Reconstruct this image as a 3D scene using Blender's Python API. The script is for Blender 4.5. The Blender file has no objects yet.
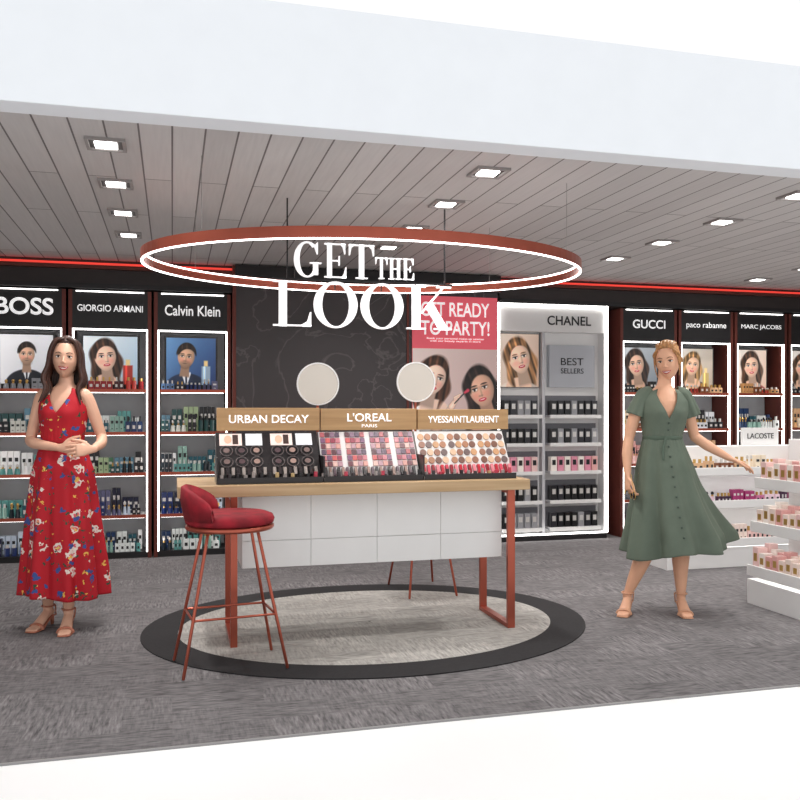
import bpy, math, random
import numpy as np
from mathutils import Vector, Matrix
random.seed(7)
sc = bpy.context.scene
sc.view_settings.view_transform = 'Standard'
TH = math.radians(15)

# ------------------------------------------------------------ materials
def lin(c):
    o = []
    for v in c:
        v = v/255.0
        o.append(v/12.92 if v <= .04045 else ((v+.055)/1.055)**2.4)
    return (*o, 1.0)
_M = {}
def mat(name, c, rough=.5, metal=0, em=0, var=0.0, vscale=8, emc=None):
    if name in _M: return _M[name]
    m = bpy.data.materials.new(name); m.use_nodes = True
    nt = m.node_tree; b = nt.nodes['Principled BSDF']
    b.inputs['Base Color'].default_value = lin(c)
    b.inputs['Roughness'].default_value = rough
    b.inputs['Metallic'].default_value = metal
    if em:
        b.inputs['Emission Color'].default_value = lin(emc or c)
        b.inputs['Emission Strength'].default_value = em
    if var:
        tc = nt.nodes.new('ShaderNodeTexCoord'); n = nt.nodes.new('ShaderNodeTexNoise')
        n.inputs['Scale'].default_value = vscale
        r = nt.nodes.new('ShaderNodeValToRGB')
        l = lin(c)
        r.color_ramp.elements[0].position = .3; r.color_ramp.elements[1].position = .7
        r.color_ramp.elements[0].color = (*[x*(1-var) for x in l[:3]], 1)
        r.color_ramp.elements[1].color = (*[min(1, x*(1+var)) for x in l[:3]], 1)
        nt.links.new(tc.outputs['Object'], n.inputs['Vector'])
        nt.links.new(n.outputs['Fac'], r.inputs['Fac'])
        nt.links.new(r.outputs['Color'], b.inputs['Base Color'])
    _M[name] = m
    return m

class N:
    """tiny node helper"""
    def __init__(s, name):
        s.m = bpy.data.materials.new(name); s.m.use_nodes = True
        s.nt = s.m.node_tree; s.b = s.nt.nodes['Principled BSDF']
        s.tc = s.nt.nodes.new('ShaderNodeTexCoord')
    def new(s, t, **k):
        n = s.nt.nodes.new(t)
        for a, v in k.items():
            if a in n.inputs: n.inputs[a].default_value = v
            else: setattr(n, a, v)
        return n
    def link(s, a, b): s.nt.links.new(a, b)
    def mapping(s, scale=(1,1,1), rot=(0,0,0)):
        n = s.new('ShaderNodeMapping'); n.inputs['Scale'].default_value = scale
        n.inputs['Rotation'].default_value = rot
        s.link(s.tc.outputs['Object'], n.inputs['Vector']); return n
    def ramp(s, stops):
        r = s.new('ShaderNodeValToRGB'); e = r.color_ramp.elements
        e[0].position, e[0].color = stops[0]; e[1].position, e[1].color = stops[-1]
        for p, c in stops[1:-1]:
            x = e.new(p); x.color = c
        return r
    def mix(s, fac, a, b, blend='MIX'):
        n = s.new('ShaderNodeMix', data_type='RGBA', blend_type=blend)
        for i, v in ((0, fac), (6, a), (7, b)):
            if hasattr(v, 'is_linked') or hasattr(v, 'links'): s.link(v, n.inputs[i])
            else: n.inputs[i].default_value = v
        return n.outputs[2]

def m_carpet(name, c0, c1, sc_=1.0, blocks=.1):
    k = N(name)
    mp = k.mapping((1, 1, 1))
    br = k.new('ShaderNodeTexBrick', offset=.5)
    br.inputs['Scale'].default_value = 2.6*sc_
    br.inputs['Color1'].default_value = (0, 0, 0, 1); br.inputs['Color2'].default_value = (1, 1, 1, 1)
    br.inputs['Mortar Size'].default_value = 0.0
    br.inputs['Brick Width'].default_value = 1.0; br.inputs['Row Height'].default_value = .5
    k.link(mp.outputs[0], br.inputs['Vector'])
    m1 = k.mapping((14, 90, 1)); n1 = k.new('ShaderNodeTexNoise'); n1.inputs['Scale'].default_value = 1.0
    n1.inputs['Detail'].default_value = 3
    m2 = k.mapping((90, 14, 1)); n2 = k.new('ShaderNodeTexNoise'); n2.inputs['Scale'].default_value = 1.0
    n2.inputs['Detail'].default_value = 3
    k.link(m1.outputs[0], n1.inputs['Vector']); k.link(m2.outputs[0], n2.inputs['Vector'])
    f = k.mix(br.outputs['Color'], n1.outputs['Color'], n2.outputs['Color'])
    r = k.ramp([(.34, lin(c0)), (.66, lin(c1))])
    k.link(f, r.inputs['Fac'])
    r2 = k.ramp([(0, (1-blocks,)*3+(1,)), (1, (1, 1, 1, 1))]); k.link(br.outputs['Color'], r2.inputs['Fac'])
    o = k.mix(1.0, r.outputs['Color'], r2.outputs['Color'], 'MULTIPLY')
    k.link(o, k.b.inputs['Base Color'])
    k.b.inputs['Roughness'].default_value = .95
    return k.m

def m_planks():
    k = N('ceiling_planks')
    mp = k.mapping((1, 1, 1), (0, 0, math.pi/2))
    br = k.new('ShaderNodeTexBrick', offset=.37)
    br.inputs['Scale'].default_value = 1.0
    br.inputs['Color1'].default_value = lin((214, 211, 210)); br.inputs['Color2'].default_value = lin((202, 199, 198))
    br.inputs['Mortar'].default_value = lin((112, 107, 106))
    br.inputs['Mortar Size'].default_value = .0045
    br.inputs['Brick Width'].default_value = 2.4; br.inputs['Row Height'].default_value = .145
    k.link(mp.outputs[0], br.inputs['Vector'])
    m2 = k.mapping((30, 1.5, 1)); n = k.new('ShaderNodeTexNoise'); n.inputs['Scale'].default_value = 2
    k.link(m2.outputs[0], n.inputs['Vector'])
    r = k.ramp([(.3, (.93, .93, .93, 1)), (.7, (1, 1, 1, 1))]); k.link(n.outputs['Fac'], r.inputs['Fac'])
    o = k.mix(1.0, br.outputs['Color'], r.outputs['Color'], 'MULTIPLY')
    k.link(o, k.b.inputs['Base Color']); k.b.inputs['Roughness'].default_value = .6
    return k.m

def m_marble():
    k = N('dark_marble')
    n = k.new('ShaderNodeTexNoise'); n.inputs['Scale'].default_value = 1.3; n.inputs['Detail'].default_value = 6
    n.inputs['Distortion'].default_value = 1.8
    k.link(k.tc.outputs['Object'], n.inputs['Vector'])
    r = k.ramp([(0, lin((76, 70, 72))), (.485, lin((70, 64, 66))), (.5, lin((104, 98, 98))), (.515, lin((70, 64, 66))), (1, lin((54, 50, 52)))])
    k.link(n.outputs['Fac'], r.inputs['Fac']); k.link(r.outputs['Color'], k.b.inputs['Base Color'])
    k.b.inputs['Roughness'].default_value = .35
    return k.m

def m_wood(name, a, b, s=(2, 40, 40)):
    k = N(name); mp = k.mapping(s)
    n = k.new('ShaderNodeTexNoise'); n.inputs['Scale'].default_value = 1.0; n.inputs['Detail'].default_value = 4
    k.link(mp.outputs[0], n.inputs['Vector'])
    r = k.ramp([(.3, lin(a)), (.7, lin(b))]); k.link(n.outputs['Fac'], r.inputs['Fac'])
    k.link(r.outputs['Color'], k.b.inputs['Base Color']); k.b.inputs['Roughness'].default_value = .45
    return k.m

def m_floral():
    k = N('red_floral_fabric')
    base = k.new('ShaderNodeRGB'); base.outputs[0].default_value = lin((188, 20, 38))
    cur = base.outputs[0]
    for i, (scale, th, c, off) in enumerate([(12, .34, (240, 226, 216), 0), (12, .19, (226, 100, 112), 0), (12, .09, (240, 200, 110), 0),
                                        (15, .26, (60, 84, 150), 3.3), (19, .20, (240, 190, 90), 7.1), (23, .25, (50, 76, 60), 5.7)]):
        mp = k.mapping((1, 1, 1)); mp.inputs['Location'].default_value = (off, off*.7, off*.3)
        nz = k.new('ShaderNodeTexNoise'); nz.inputs['Scale'].default_value = 34
        k.link(mp.outputs[0], nz.inputs['Vector'])
        mv = k.mix(.07, mp.outputs[0], nz.outputs['Color'], 'ADD')
        v = k.new('ShaderNodeTexVoronoi'); v.inputs['Scale'].default_value = scale
        k.link(mv, v.inputs['Vector'])
        lt = k.new('ShaderNodeMath', operation='LESS_THAN'); k.link(v.outputs['Distance'], lt.inputs[0]); lt.inputs[1].default_value = th
        sep = k.new('ShaderNodeSeparateColor'); k.link(v.outputs['Color'], sep.inputs[0])
        g = k.new('ShaderNodeMath', operation='GREATER_THAN'); k.link(sep.outputs[0], g.inputs[0]); g.inputs[1].default_value = .42
        mu = k.new('ShaderNodeMath', operation='MULTIPLY'); k.link(lt.outputs[0], mu.inputs[0]); k.link(g.outputs[0], mu.inputs[1])
        cur = k.mix(mu.outputs[0], cur, lin(c))
    k.link(cur, k.b.inputs['Base Color']); k.b.inputs['Roughness'].default_value = .75
    return k.m

COPPER = mat('copper_metal', (176, 92, 74), .3, .75, var=.05)
BRONZE = mat('bronze_trim', (112, 58, 50), .35, .5)
BLACK = mat('black_lacquer', (24, 22, 24), .35, var=.1)
DARK = mat('dark_brown_paint', (50, 41, 41), .5, var=.1)
WHITE = mat('white_laminate', (240, 239, 238), .4, var=.01)
LED = mat('led_white', (255, 253, 250), .5, em=5)
LEDR = mat('led_ring', (255, 253, 250), .5, em=6)
LEDRED = mat('led_red', (220, 60, 50), .5, em=1.1)
TXT = mat('white_lettering', (250, 250, 250), .5, em=.6)
TXTK = mat('black_lettering', (20, 20, 22), .5)
GREYB = mat('shelf_back_grey', (150, 151, 154), .6, var=.05)
GOLD = mat('gold_metal', (214, 170, 96), .3, .7)

# ------------------------------------------------------------ mesh builder
class MB:
    def __init__(s): s.v = []; s.f = []; s.mi = []; s.mats = []
    def mid(s, m):
        if m not in s.mats: s.mats.append(m)
        return s.mats.index(m)
    def add(s, vs, fs, m):
        o = len(s.v); s.v += [tuple(p) for p in vs]; k = s.mid(m)
        for f in fs: s.f.append([i+o for i in f]); s.mi.append(k)
    def box(s, x0, x1, y0, y1, z0, z1, m):
        s.add([(x0,y0,z0),(x1,y0,z0),(x1,y1,z0),(x0,y1,z0),(x0,y0,z1),(x1,y0,z1),(x1,y1,z1),(x0,y1,z1)],
              [(0,3,2,1),(4,5,6,7),(0,1,5,4),(1,2,6,5),(2,3,7,6),(3,0,4,7)], m)
    def cyl(s, c, r, h, m, seg=12, r2=None):
        r2 = r if r2 is None else r2; vs = []
        for z, rr in ((0, r), (h, r2)):
            for i in range(seg):
                a = 2*math.pi*i/seg; vs.append((c[0]+rr*math.cos(a), c[1]+rr*math.sin(a), c[2]+z))
        fs = [(i, (i+1) % seg, seg+(i+1) % seg, seg+i) for i in range(seg)]
        fs += [tuple(range(seg-1, -1, -1)), tuple(range(seg, 2*seg))]
        s.add(vs, fs, m)
    def disc_y(s, c, rx, rz, m, seg=20, th=.001, rot=0):
        vs = []; n = seg; cr, sr = math.cos(rot), math.sin(rot)
        for y in (0, th):
            for i in range(n):
                a = 2*math.pi*i/n; px, pz = rx*math.cos(a), rz*math.sin(a)
                vs.append((c[0]+px*cr-pz*sr, c[1]+y, c[2]+px*sr+pz*cr))
        s.add(vs, [tuple(range(n)), tuple(range(2*n-1, n-1, -1))]+[(i, n+i, n+(i+1) % n, (i+1) % n) for i in range(n)], m)
    def poly_y(s, pts, y, th, m):
        n = len(pts); vs = [(p[0], y, p[1]) for p in pts]+[(p[0], y+th, p[1]) for p in pts]
        s.add(vs, [tuple(range(n)), tuple(range(2*n-1, n-1, -1))]+[(i, n+i, n+(i+1) % n, (i+1) % n) for i in range(n)], m)
    def ring_y(s, c, ro, ri, y, th, m, a0=0, a1=2*math.pi, seg=40):
        full = abs(a1-a0-2*math.pi) < 1e-6; n = seg if full else seg+1; vs = []
        for yy in (y, y+th):
            for r in (ro, ri):
                for i in range(n):
                    a = a0+(a1-a0)*i/seg; vs.append((c[0]+r[0]*math.cos(a), yy, c[1]+r[1]*math.sin(a)))
        fs = []
        for i in range(seg):
            j = (i+1) % n
            fs += [(i, j, n+j, n+i), (2*n+i, 3*n+i, 3*n+j, 2*n+j), (i, 2*n+i, 2*n+j, j), (n+i, n+j, 3*n+j, 3*n+i)]
        if not full: fs += [(0, n, 3*n, 2*n), (n-1, 3*n-1, 4*n-1, 2*n-1)]
        s.add(vs, fs, m)
    def band(s, cx, cy, z0, z1, ao, bo, ai, bi, m, seg=96):
        vs = []
        for (a_, b_, z) in ((ao, bo, z0), (ao, bo, z1), (ai, bi, z1), (ai, bi, z0)):
            for i in range(seg):
                t = 2*math.pi*i/seg; vs.append((cx+a_*math.cos(t), cy+b_*math.sin(t), z))
        fs = []
        for k in range(4):
            k2 = (k+1) % 4
            for i in range(seg):
                j = (i+1) % seg; fs.append((k*seg+i, k*seg+j, k2*seg+j, k2*seg+i))
        s.add(vs, fs, m)
    def ell(s, c, r, m, M=None, nu=16, nv=10):
        vs = []; c = Vector(c)
        for i in range(nv+1):
            t = math.pi*i/nv
            for j in range(nu):
                p = 2*math.pi*j/nu
                q = Vector((r[0]*math.sin(t)*math.cos(p), r[1]*math.sin(t)*math.sin(p), r[2]*math.cos(t)))
                vs.append(c+q if M is None else M @ (c+q))
        fs = [(i*nu+j, (i+1)*nu+j, (i+1)*nu+(j+1) % nu, i*nu+(j+1) % nu) for i in range(nv) for j in range(nu)]
        s.add(vs, fs, m)
    def tube(s, pts, rad, m, seg=12, up=None, M=None, rnd=True, res=0):
        pts = [Vector(p) for p in pts]
        rad = [(r, r) if not isinstance(r, (tuple, list)) else tuple(r) for r in rad]
        if res: pts, rad = resample(pts, rad, res)
        if rnd:
            d0 = (pts[0]-pts[1]).normalized(); d1 = (pts[-1]-pts[-2]).normalized()
            a, b = rad[0], rad[-1]
            pts = [pts[0]+d0*min(a)*.75]+[pts[0]+d0*min(a)*.45]+pts+[pts[-1]+d1*min(b)*.45]+[pts[-1]+d1*min(b)*.75]
            rad = [(a[0]*.35, a[1]*.35), (a[0]*.8, a[1]*.8)]+rad+[(b[0]*.8, b[1]*.8), (b[0]*.35, b[1]*.35)]
        n = len(pts); vs = []
        T = [(pts[min(i+1, n-1)]-pts[max(i-1, 0)]).normalized() for i in range(n)]
        if up is None:
            ref = Vector((0, 0, 1)) if abs(T[0].z) < .9 else Vector((0, 1, 0))
            nn = (ref-T[0]*ref.dot(T[0])).normalized()
        for i in range(n):
            if up is not None:
                u = Vector(up); nn = (u-T[i]*u.dot(T[i])).normalized()
            else:
                nn = (nn-T[i]*nn.dot(T[i])).normalized()
            bb = T[i].cross(nn)
            for j in range(seg):
                a = 2*math.pi*j/seg
                p = pts[i]+nn*math.sin(a)*rad[i][0]+bb*math.cos(a)*rad[i][1]
                vs.append(p if M is None else M @ p)
        fs = [(i*seg+j, i*seg+(j+1) % seg, (i+1)*seg+(j+1) % seg, (i+1)*seg+j) for i in range(n-1) for j in range(seg)]
        fs += [tuple(range(seg-1, -1, -1)), tuple(range((n-1)*seg, n*seg))]
        s.add(vs, fs, m)
    def loft(s, rings, m, seg=28):
        vs = []
        for (cx, cy, z, rx, ry) in rings:
            for j in range(seg):
                a = 2*math.pi*j/seg; vs.append((cx+rx*math.cos(a), cy+ry*math.sin(a), z))
        n = len(rings)
        fs = [(i*seg+j, i*seg+(j+1) % seg, (i+1)*seg+(j+1) % seg, (i+1)*seg+j) for i in range(n-1) for j in range(seg)]
        fs += [tuple(range(seg-1, -1, -1)), tuple(range((n-1)*seg, n*seg))]
        s.add(vs, fs, m)
    def lathe(s, c, prof, m, seg=32):
        s.loft([(c[0], c[1], c[2]+z, r, r) for r, z in prof], m, seg)
    def done(s, name, parent=None, smooth=False, bevel=0):
        me = bpy.data.meshes.new(name); me.from_pydata(s.v, [], s.f)
        for m in s.mats: me.materials.append(m)
        me.polygons.foreach_set('material_index', s.mi)
        if smooth: me.polygons.foreach_set('use_smooth', [True]*len(s.f))
        me.update()
        o = bpy.data.objects.new(name, me); sc.collection.objects.link(o)
        if parent: o.parent = parent
        if bevel:
            b = o.modifiers.new('bevel', 'BEVEL'); b.width = bevel; b.segments = 2; b.limit_method = 'ANGLE'
        return o

def resample(pts, rad, k):
    P = []; R = []; n = len(pts)
    for i in range(n-1):
        p0, p1, p2, p3 = pts[max(i-1, 0)], pts[i], pts[i+1], pts[min(i+2, n-1)]
        for j in range(k):
            t = j/k
            P.append(.5*((2*p1)+(p2-p0)*t+(2*p0-5*p1+4*p2-p3)*t*t+(3*p1-p0-3*p2+p3)*t**3))
            R.append((rad[i][0]*(1-t)+rad[i+1][0]*t, rad[i][1]*(1-t)+rad[i+1][1]*t))
    P.append(pts[-1]); R.append(rad[-1]); return P, R

def grp(name, loc=(0, 0, 0), rz=0):
    e = bpy.data.objects.new(name, None); e.location = loc; e.rotation_euler = (0, 0, rz)
    e.empty_display_size = .1; sc.collection.objects.link(e); return e

def text(s, x, y, z, h, w, m, parent, name='lettering', ext=.002, bold=0):
    cu = bpy.data.curves.new(name, 'FONT'); cu.body = s; cu.size = 1; cu.extrude = 0; cu.offset = bold
    cu.align_x = 'CENTER'; cu.align_y = 'CENTER'; cu.materials.append(m)
    o = bpy.data.objects.new(name, cu); sc.collection.objects.link(o)
    bpy.context.view_layer.update()
    me = bpy.data.meshes.new_from_object(o)
    bpy.data.objects.remove(o)
    xs = [v.co.x for v in me.vertices]; ys = [v.co.y for v in me.vertices]
    sx = w/(max(xs)-min(xs)); sy = h/(max(ys)-min(ys)); mx = (max(xs)+min(xs))/2; my = (max(ys)+min(ys))/2
    for v in me.vertices:
        v.co = ((v.co.x-mx)*sx+x, y, (v.co.y-my)*sy+z)
    o = bpy.data.objects.new(name, me); sc.collection.objects.link(o); o.parent = parent
    so = o.modifiers.new('thick', 'SOLIDIFY'); so.thickness = ext; so.offset = 0
    return o

# ------------------------------------------------------------ room shell
XL, XR, YF, YB, ZC = -2.2, 7.6, 3.27, 7.9, 2.5
b = MB(); b.box(XL, XR, YF, YB+.1, -.04, 0, m_carpet('grey_carpet', (78, 75, 77), (144, 140, 141), 1, .16)); b.done('floor')
b = MB(); b.box(-14, 20, -8, YF-.012, -.03, -.006, mat('white_ground', (255, 255, 255), .6, var=.005)); b.done('ground_outside')
b = MB(); b.box(XL, XR, YF+.05, YB+.1, ZC, ZC+.06, m_planks()); b.done('ceiling')
b = MB(); b.box(XL, XR, YB, YB+.1, 0, ZC, DARK); b.done('wall_back')
b = MB(); b.box(XL-.1, XL, YF+.05, YB+.1, -.04, ZC+.06, mat('side_wall_paint', (206, 203, 200), .6, var=.03)); b.done('wall_left')
b = MB(); b.box(XR, XR+.1, YF+.05, YB+.1, -.04, ZC+.06, _M['side_wall_paint']); b.done('wall_right')
b = MB()
FW = mat('fascia_paint', (237, 241, 246), .5, var=.01)
b.box(XL-.1, XR+.1, YF-.08, YF+.05, 2.32, 2.78, FW)
b.done('storefront_fascia', bevel=.004)
b = MB(); b.box(XL, XR, YF-.01, YF, -.03, .001, mat('metal_edge', (150, 148, 148), .4)); b.done('trim_1')
for k, (x0, x1) in enumerate(((XL, .5), (2.98, XR))):
    b = MB(); b.box(x0, x1, 7.5, YB, 2.26, ZC, DARK)
    b.box(x0, x1, 7.46, 7.5, 2.26, 2.30, BLACK)
    b.box(x0, x1, 7.47, 7.5, 2.46, 2.474, LEDRED)
    b.box(x0, x1, 7.44, 7.5, 2.42, 2.45, BRONZE)
    b.done('trim_%d' % (k+2))

# ------------------------------------------------------------ downlights
DL = [(-.3, y) for y in (4.2, 4.92, 5.63, 6.33)]+[(1.6, y) for y in (4.18, 4.89, 5.61, 6.3)]+[(3.52, y) for y in (4.17, 4.88, 5.6, 6.29)]+[(5.4, y) for y in (4.88, 5.6, 6.3, 6.95)]
LEDB = mat('downlight_glow', (255, 253, 250), .5, em=6)
FR = mat('downlight_frame', (150, 144, 142), .4)
HOU = mat('downlight_black', (70, 66, 66), .5)
for i, (x, y) in enumerate(DL):
    g = grp('recessed_downlight', (x, y, ZC))
    b = MB()
    for (a0, a1, b0, b1) in ((-.09, .09, -.09, -.075), (-.09, .09, .075, .09), (-.09, -.075, -.075, .075), (.075, .09, -.075, .075)):
        b.box(a0, a1, b0, b1, -.014, 0, FR)
    b.box(-.075, .075, -.075, .075, -.004, 0, HOU)
    b.done('frame', g)
    b = MB(); b.box(-.05, .05, -.035, .055, -.012, -.004, LEDB); b.done('lens', g)
    l = bpy.data.lights.new('lamp', 'SPOT'); l.energy = 46; l.spot_size = math.radians(140); l.spot_blend = .9
    l.shadow_soft_size = .06; l.color = (1, .97, .94)
    o = bpy.data.objects.new('lamp', l); sc.collection.objects.link(o); o.parent = g; o.location = (0, 0, -.03)

# ------------------------------------------------------------ printed posters (painted per vertex, no image files)
def pm(c):
    return mat('print_%d_%d_%d' % tuple(c), tuple(c), .5, em=.3)
k_ = N('photographic_print')
at = k_.new('ShaderNodeVertexColor'); at.layer_name = 'Col'
k_.link(at.outputs[0], k_.b.inputs['Base Color']); k_.link(at.outputs[0], k_.b.inputs['Emission Color']); k_.b.inputs['Emission Strength'].default_value = .38
k_.b.inputs['Roughness'].default_value = .4
PRINT = k_.m
rng = np.random.RandomState(3)
class Paint:
    def __init__(s, w, h, bg, bg2=None):
        """w,h in metres; about 210 samples / metre"""
        s.w, s.h = w, h; s.nx = max(40, int(w*260)); s.nz = max(40, int(h*260))
        s.X, s.Z = np.meshgrid(np.linspace(0, w, s.nx), np.linspace(0, h, s.nz))
        bg = np.array(bg, float); bg2 = np.array(bg2 if bg2 is not None else bg*.8, float)
        t = np.clip((s.X/w*.6+(1-s.Z/h)*.4), 0, 1)[..., None]
        s.I = bg*(1-t)+bg2*t
    def L(s, cx, cz, r, tilt=0):
        x = (s.X-cx)/r; z = (s.Z-cz)/r; c, n = math.cos(tilt), math.sin(tilt)
        return x*c+z*n, -x*n+z*c
    def put(s, m, col):
        col = np.array(col, float); m = np.clip(m, 0, 1)[..., None]
        s.I = s.I*(1-m)+col*m
def E(x, z, a, b): return np.sqrt((x/a)**2+(z/b)**2)-1
def sm(d, w=.08): return np.clip(.5-d/w, 0, 1)
def figure(P, cx, cz, r, skin, hair, shirt, lady, tilt=0, turn=0, lip=(176, 44, 56), strap=False):
    x, z = P.L(cx, cz, r, tilt); skin = np.array(skin, float); hair = np.array(hair, float); shirt = np.array(shirt, float)
    strand = (.78+.30*np.sin(x*11+2*np.sin(z*1.3+x*2))+.14*np.sin(x*27+z*2))[..., None]
    if lady:
        wv = .10*np.sin(z*3.1)
        P.put(sm(E(x+wv, z+.55, 1.18, 1.95), .14), hair*strand)
    X0, Z0 = P.L(cx, cz, r, 0)
    shs = (.72+.34*np.clip(.5-X0*.28, 0, 1)+.05*np.sin(X0*6+Z0*3))[..., None]
    P.put(sm(E(X0, Z0+3.35, 2.15, 1.75), .06), shirt*shs)
    if lady:
        P.put(sm(E(X0, Z0+2.0, .95 if not strap else 1.4, .62), .15), skin*.92)
        P.put(sm(E(x+wv, z+.9, 1.10, 1.5), .2)*sm(-(np.abs(x)-.72), .1), hair*strand)
    else:
        P.put(sm(np.abs(X0)-.42*np.clip((Z0+3.0)/1.3, 0, 1), .05)*sm(Z0+1.5, .1), (232, 232, 236))
        P.put(sm(np.abs(X0)-.09, .05)*sm(Z0+1.85, .1), shirt*.7+10)
    P.put(sm(np.abs(x)-.40-.12*np.clip(-z-1.3, 0, 1), .08)*sm(z+.5, .1)*sm(-(z+1.95), .2), skin*.70)
    f = E(x*(1+.20*np.clip(-z, 0, 1.2)**1.6), z+.05, .80, 1.10)
    n = np.sqrt(np.clip(1-(x/.85)**2-((z+.05)/1.15)**2, 0, 1))
    li = .66+.36*n-.13*(x-turn)+.05*z
    col = skin*np.clip(li, .4, 1.12)[..., None]
    P.put(sm(f, .07), col)
    for s_ in (-1, 1):
        ex = x-turn*.25-s_*.33
        P.put(.45*sm(E(ex, z-.07, .26, .17), .8), skin*.55)
        P.put(.30*sm(E(ex, z+.38, .26, .2), 1.0), (214, 110, 100))
        P.put(sm(E(ex, z-.01, .155, .075), .3), (232, 226, 222))
        P.put(sm(E(ex-turn*.06, z-.01, .075, .085), .3), (46, 32, 28))
        P.put(.9*sm(E(ex, z-.065-.02, .19, .035), .5), (26, 18, 18))
        P.put(.85*sm(E(ex, z-.25+.25*(ex)**2, .21, .045), .5), hair*.7)
    P.put(.40*sm(E(x-turn*.45-.07, z+.2, .075, .3), .9), skin*.6)
    P.put(.55*sm(E(x-turn*.4, z+.41, .15, .055), .6), skin*.55)
    P.put(.35*sm(E(x-turn*.35+.02, z+.2, .05, .26), .9), np.minimum(skin*1.12, 255))
    if lady:
        P.put(sm(E(x-turn*.3, z+.66, .25, .105), .25), lip); P.put(.8*sm(E(x-turn*.3, z+.645, .17, .032), .4), (244, 236, 232))
    else:
        P.put(.8*sm(E(x-turn*.3, z+.66, .22, .06), .4), skin*.6); P.put(.25*sm(E(x, z+.8, .55, .42), .5), hair)
    inner = E(x-.12, z+.22, .80 if lady else .84, 1.02 if lady else .98)
    cap = sm(E(x, z-.22, .95, 1.16), .08)*sm(-inner, .10)*sm(-(z-(-.1 if lady else .12)), .2)
    hl = (strand[..., 0]*(.8+.5*np.exp(-((z-.95)/.22)**2)*np.exp(-((x+.2)/.5)**2)))[..., None]
    P.put(cap, hair*hl)
def hang(P, x0, y, z0, parent, name='print'):
    I = np.clip(P.I+rng.normal(0, 1.5, P.I.shape), 0, 255)/255
    Lc = np.where(I <= .04045, I/12.92, ((I+.055)/1.055)**2.4)
    nx, nz = P.nx, P.nz
    co = np.stack([P.X+x0, np.full_like(P.X, y), P.Z+z0], -1).reshape(-1, 3)
    idx = np.arange(nx*nz).reshape(nz, nx)
    fs = np.stack([idx[:-1, :-1], idx[:-1, 1:], idx[1:, 1:], idx[1:, :-1]], -1).reshape(-1, 4)
    me = bpy.data.meshes.new(name); me.from_pydata(co.tolist(), [], fs.tolist())
    a = me.color_attributes.new('Col', 'FLOAT_COLOR', 'POINT')
    cc = np.concatenate([Lc.reshape(-1, 3), np.ones((nx*nz, 1))], 1).astype(np.float32)
    a.data.foreach_set('color', cc.ravel())
    me.materials.append(PRINT); me.update()
    o = bpy.data.objects.new(name, me); sc.collection.objects.link(o); o.parent = parent
    return o
def portrait(g, x0, x1, y, z0, z1, bg, skin, hair, shirt, longhair=False, cx=.5, s=1.0, fz=.60, prop=None, bg2=None, tilt=0, turn=0):
    W, H = x1-x0, z1-z0; P = Paint(W, H, bg, bg2); r = min(W, H)*.2*s
    figure(P, W*cx, H*fz, r, skin, hair, shirt, longhair, tilt, turn)
    if prop:
        px, c = prop; xx = (P.X-W*px)/W; zz = P.Z/H
        P.put(sm(np.maximum(np.abs(xx)-.09, zz-.40), .02), np.array(c, float)*(.8+.5*np.exp(-((xx+.03)/.02)**2))[..., None])
        P.put(sm(np.maximum(np.abs(xx)-.04, np.abs(zz-.46)-.06), .02), (216, 190, 130))
    hang(P, x0, y, z0, g)

# ------------------------------------------------------------ wall shelving
PAL = {
 'teal': [(34, 84, 96), (90, 150, 146), (24, 50, 90), (226, 230, 228), (140, 176, 164), (26, 36, 44), (240, 240, 240)],
 'green': [(70, 120, 90), (160, 180, 140), (226, 228, 220), (30, 70, 70), (90, 130, 150), (24, 26, 30)],
 'blue': [(28, 46, 96), (90, 124, 170), (196, 208, 222), (22, 28, 50), (90, 90, 120), (238, 238, 240), (20, 20, 24)],
 'warm': [(190, 140, 90), (210, 170, 130), (160, 50, 40), (120, 70, 40), (236, 220, 196)],
 'red': [(150, 24, 30), (196, 60, 50), (70, 16, 20), (210, 150, 80)],
 'grey': [(60, 62, 70), (150, 152, 158), (210, 212, 216), (30, 30, 36)],
 'pink': [(236, 200, 196), (242, 222, 212), (224, 170, 166), (246, 236, 228)],
 'black': [(26, 26, 30), (40, 40, 46), (20, 20, 22)],
 'mag': [(160, 40, 104), (196, 110, 150), (228, 200, 212), (60, 24, 56)],
}
def prodmat(c): return mat('package_%d_%d_%d' % c, c, .3, em=.05)
CAP = mat('bottle_cap', (215, 212, 208), .3, .3); CAPK = mat('bottle_cap_dark', (30, 30, 32), .3); CAPG = mat('bottle_cap_gold', (200, 160, 90), .3, .6)
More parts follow.
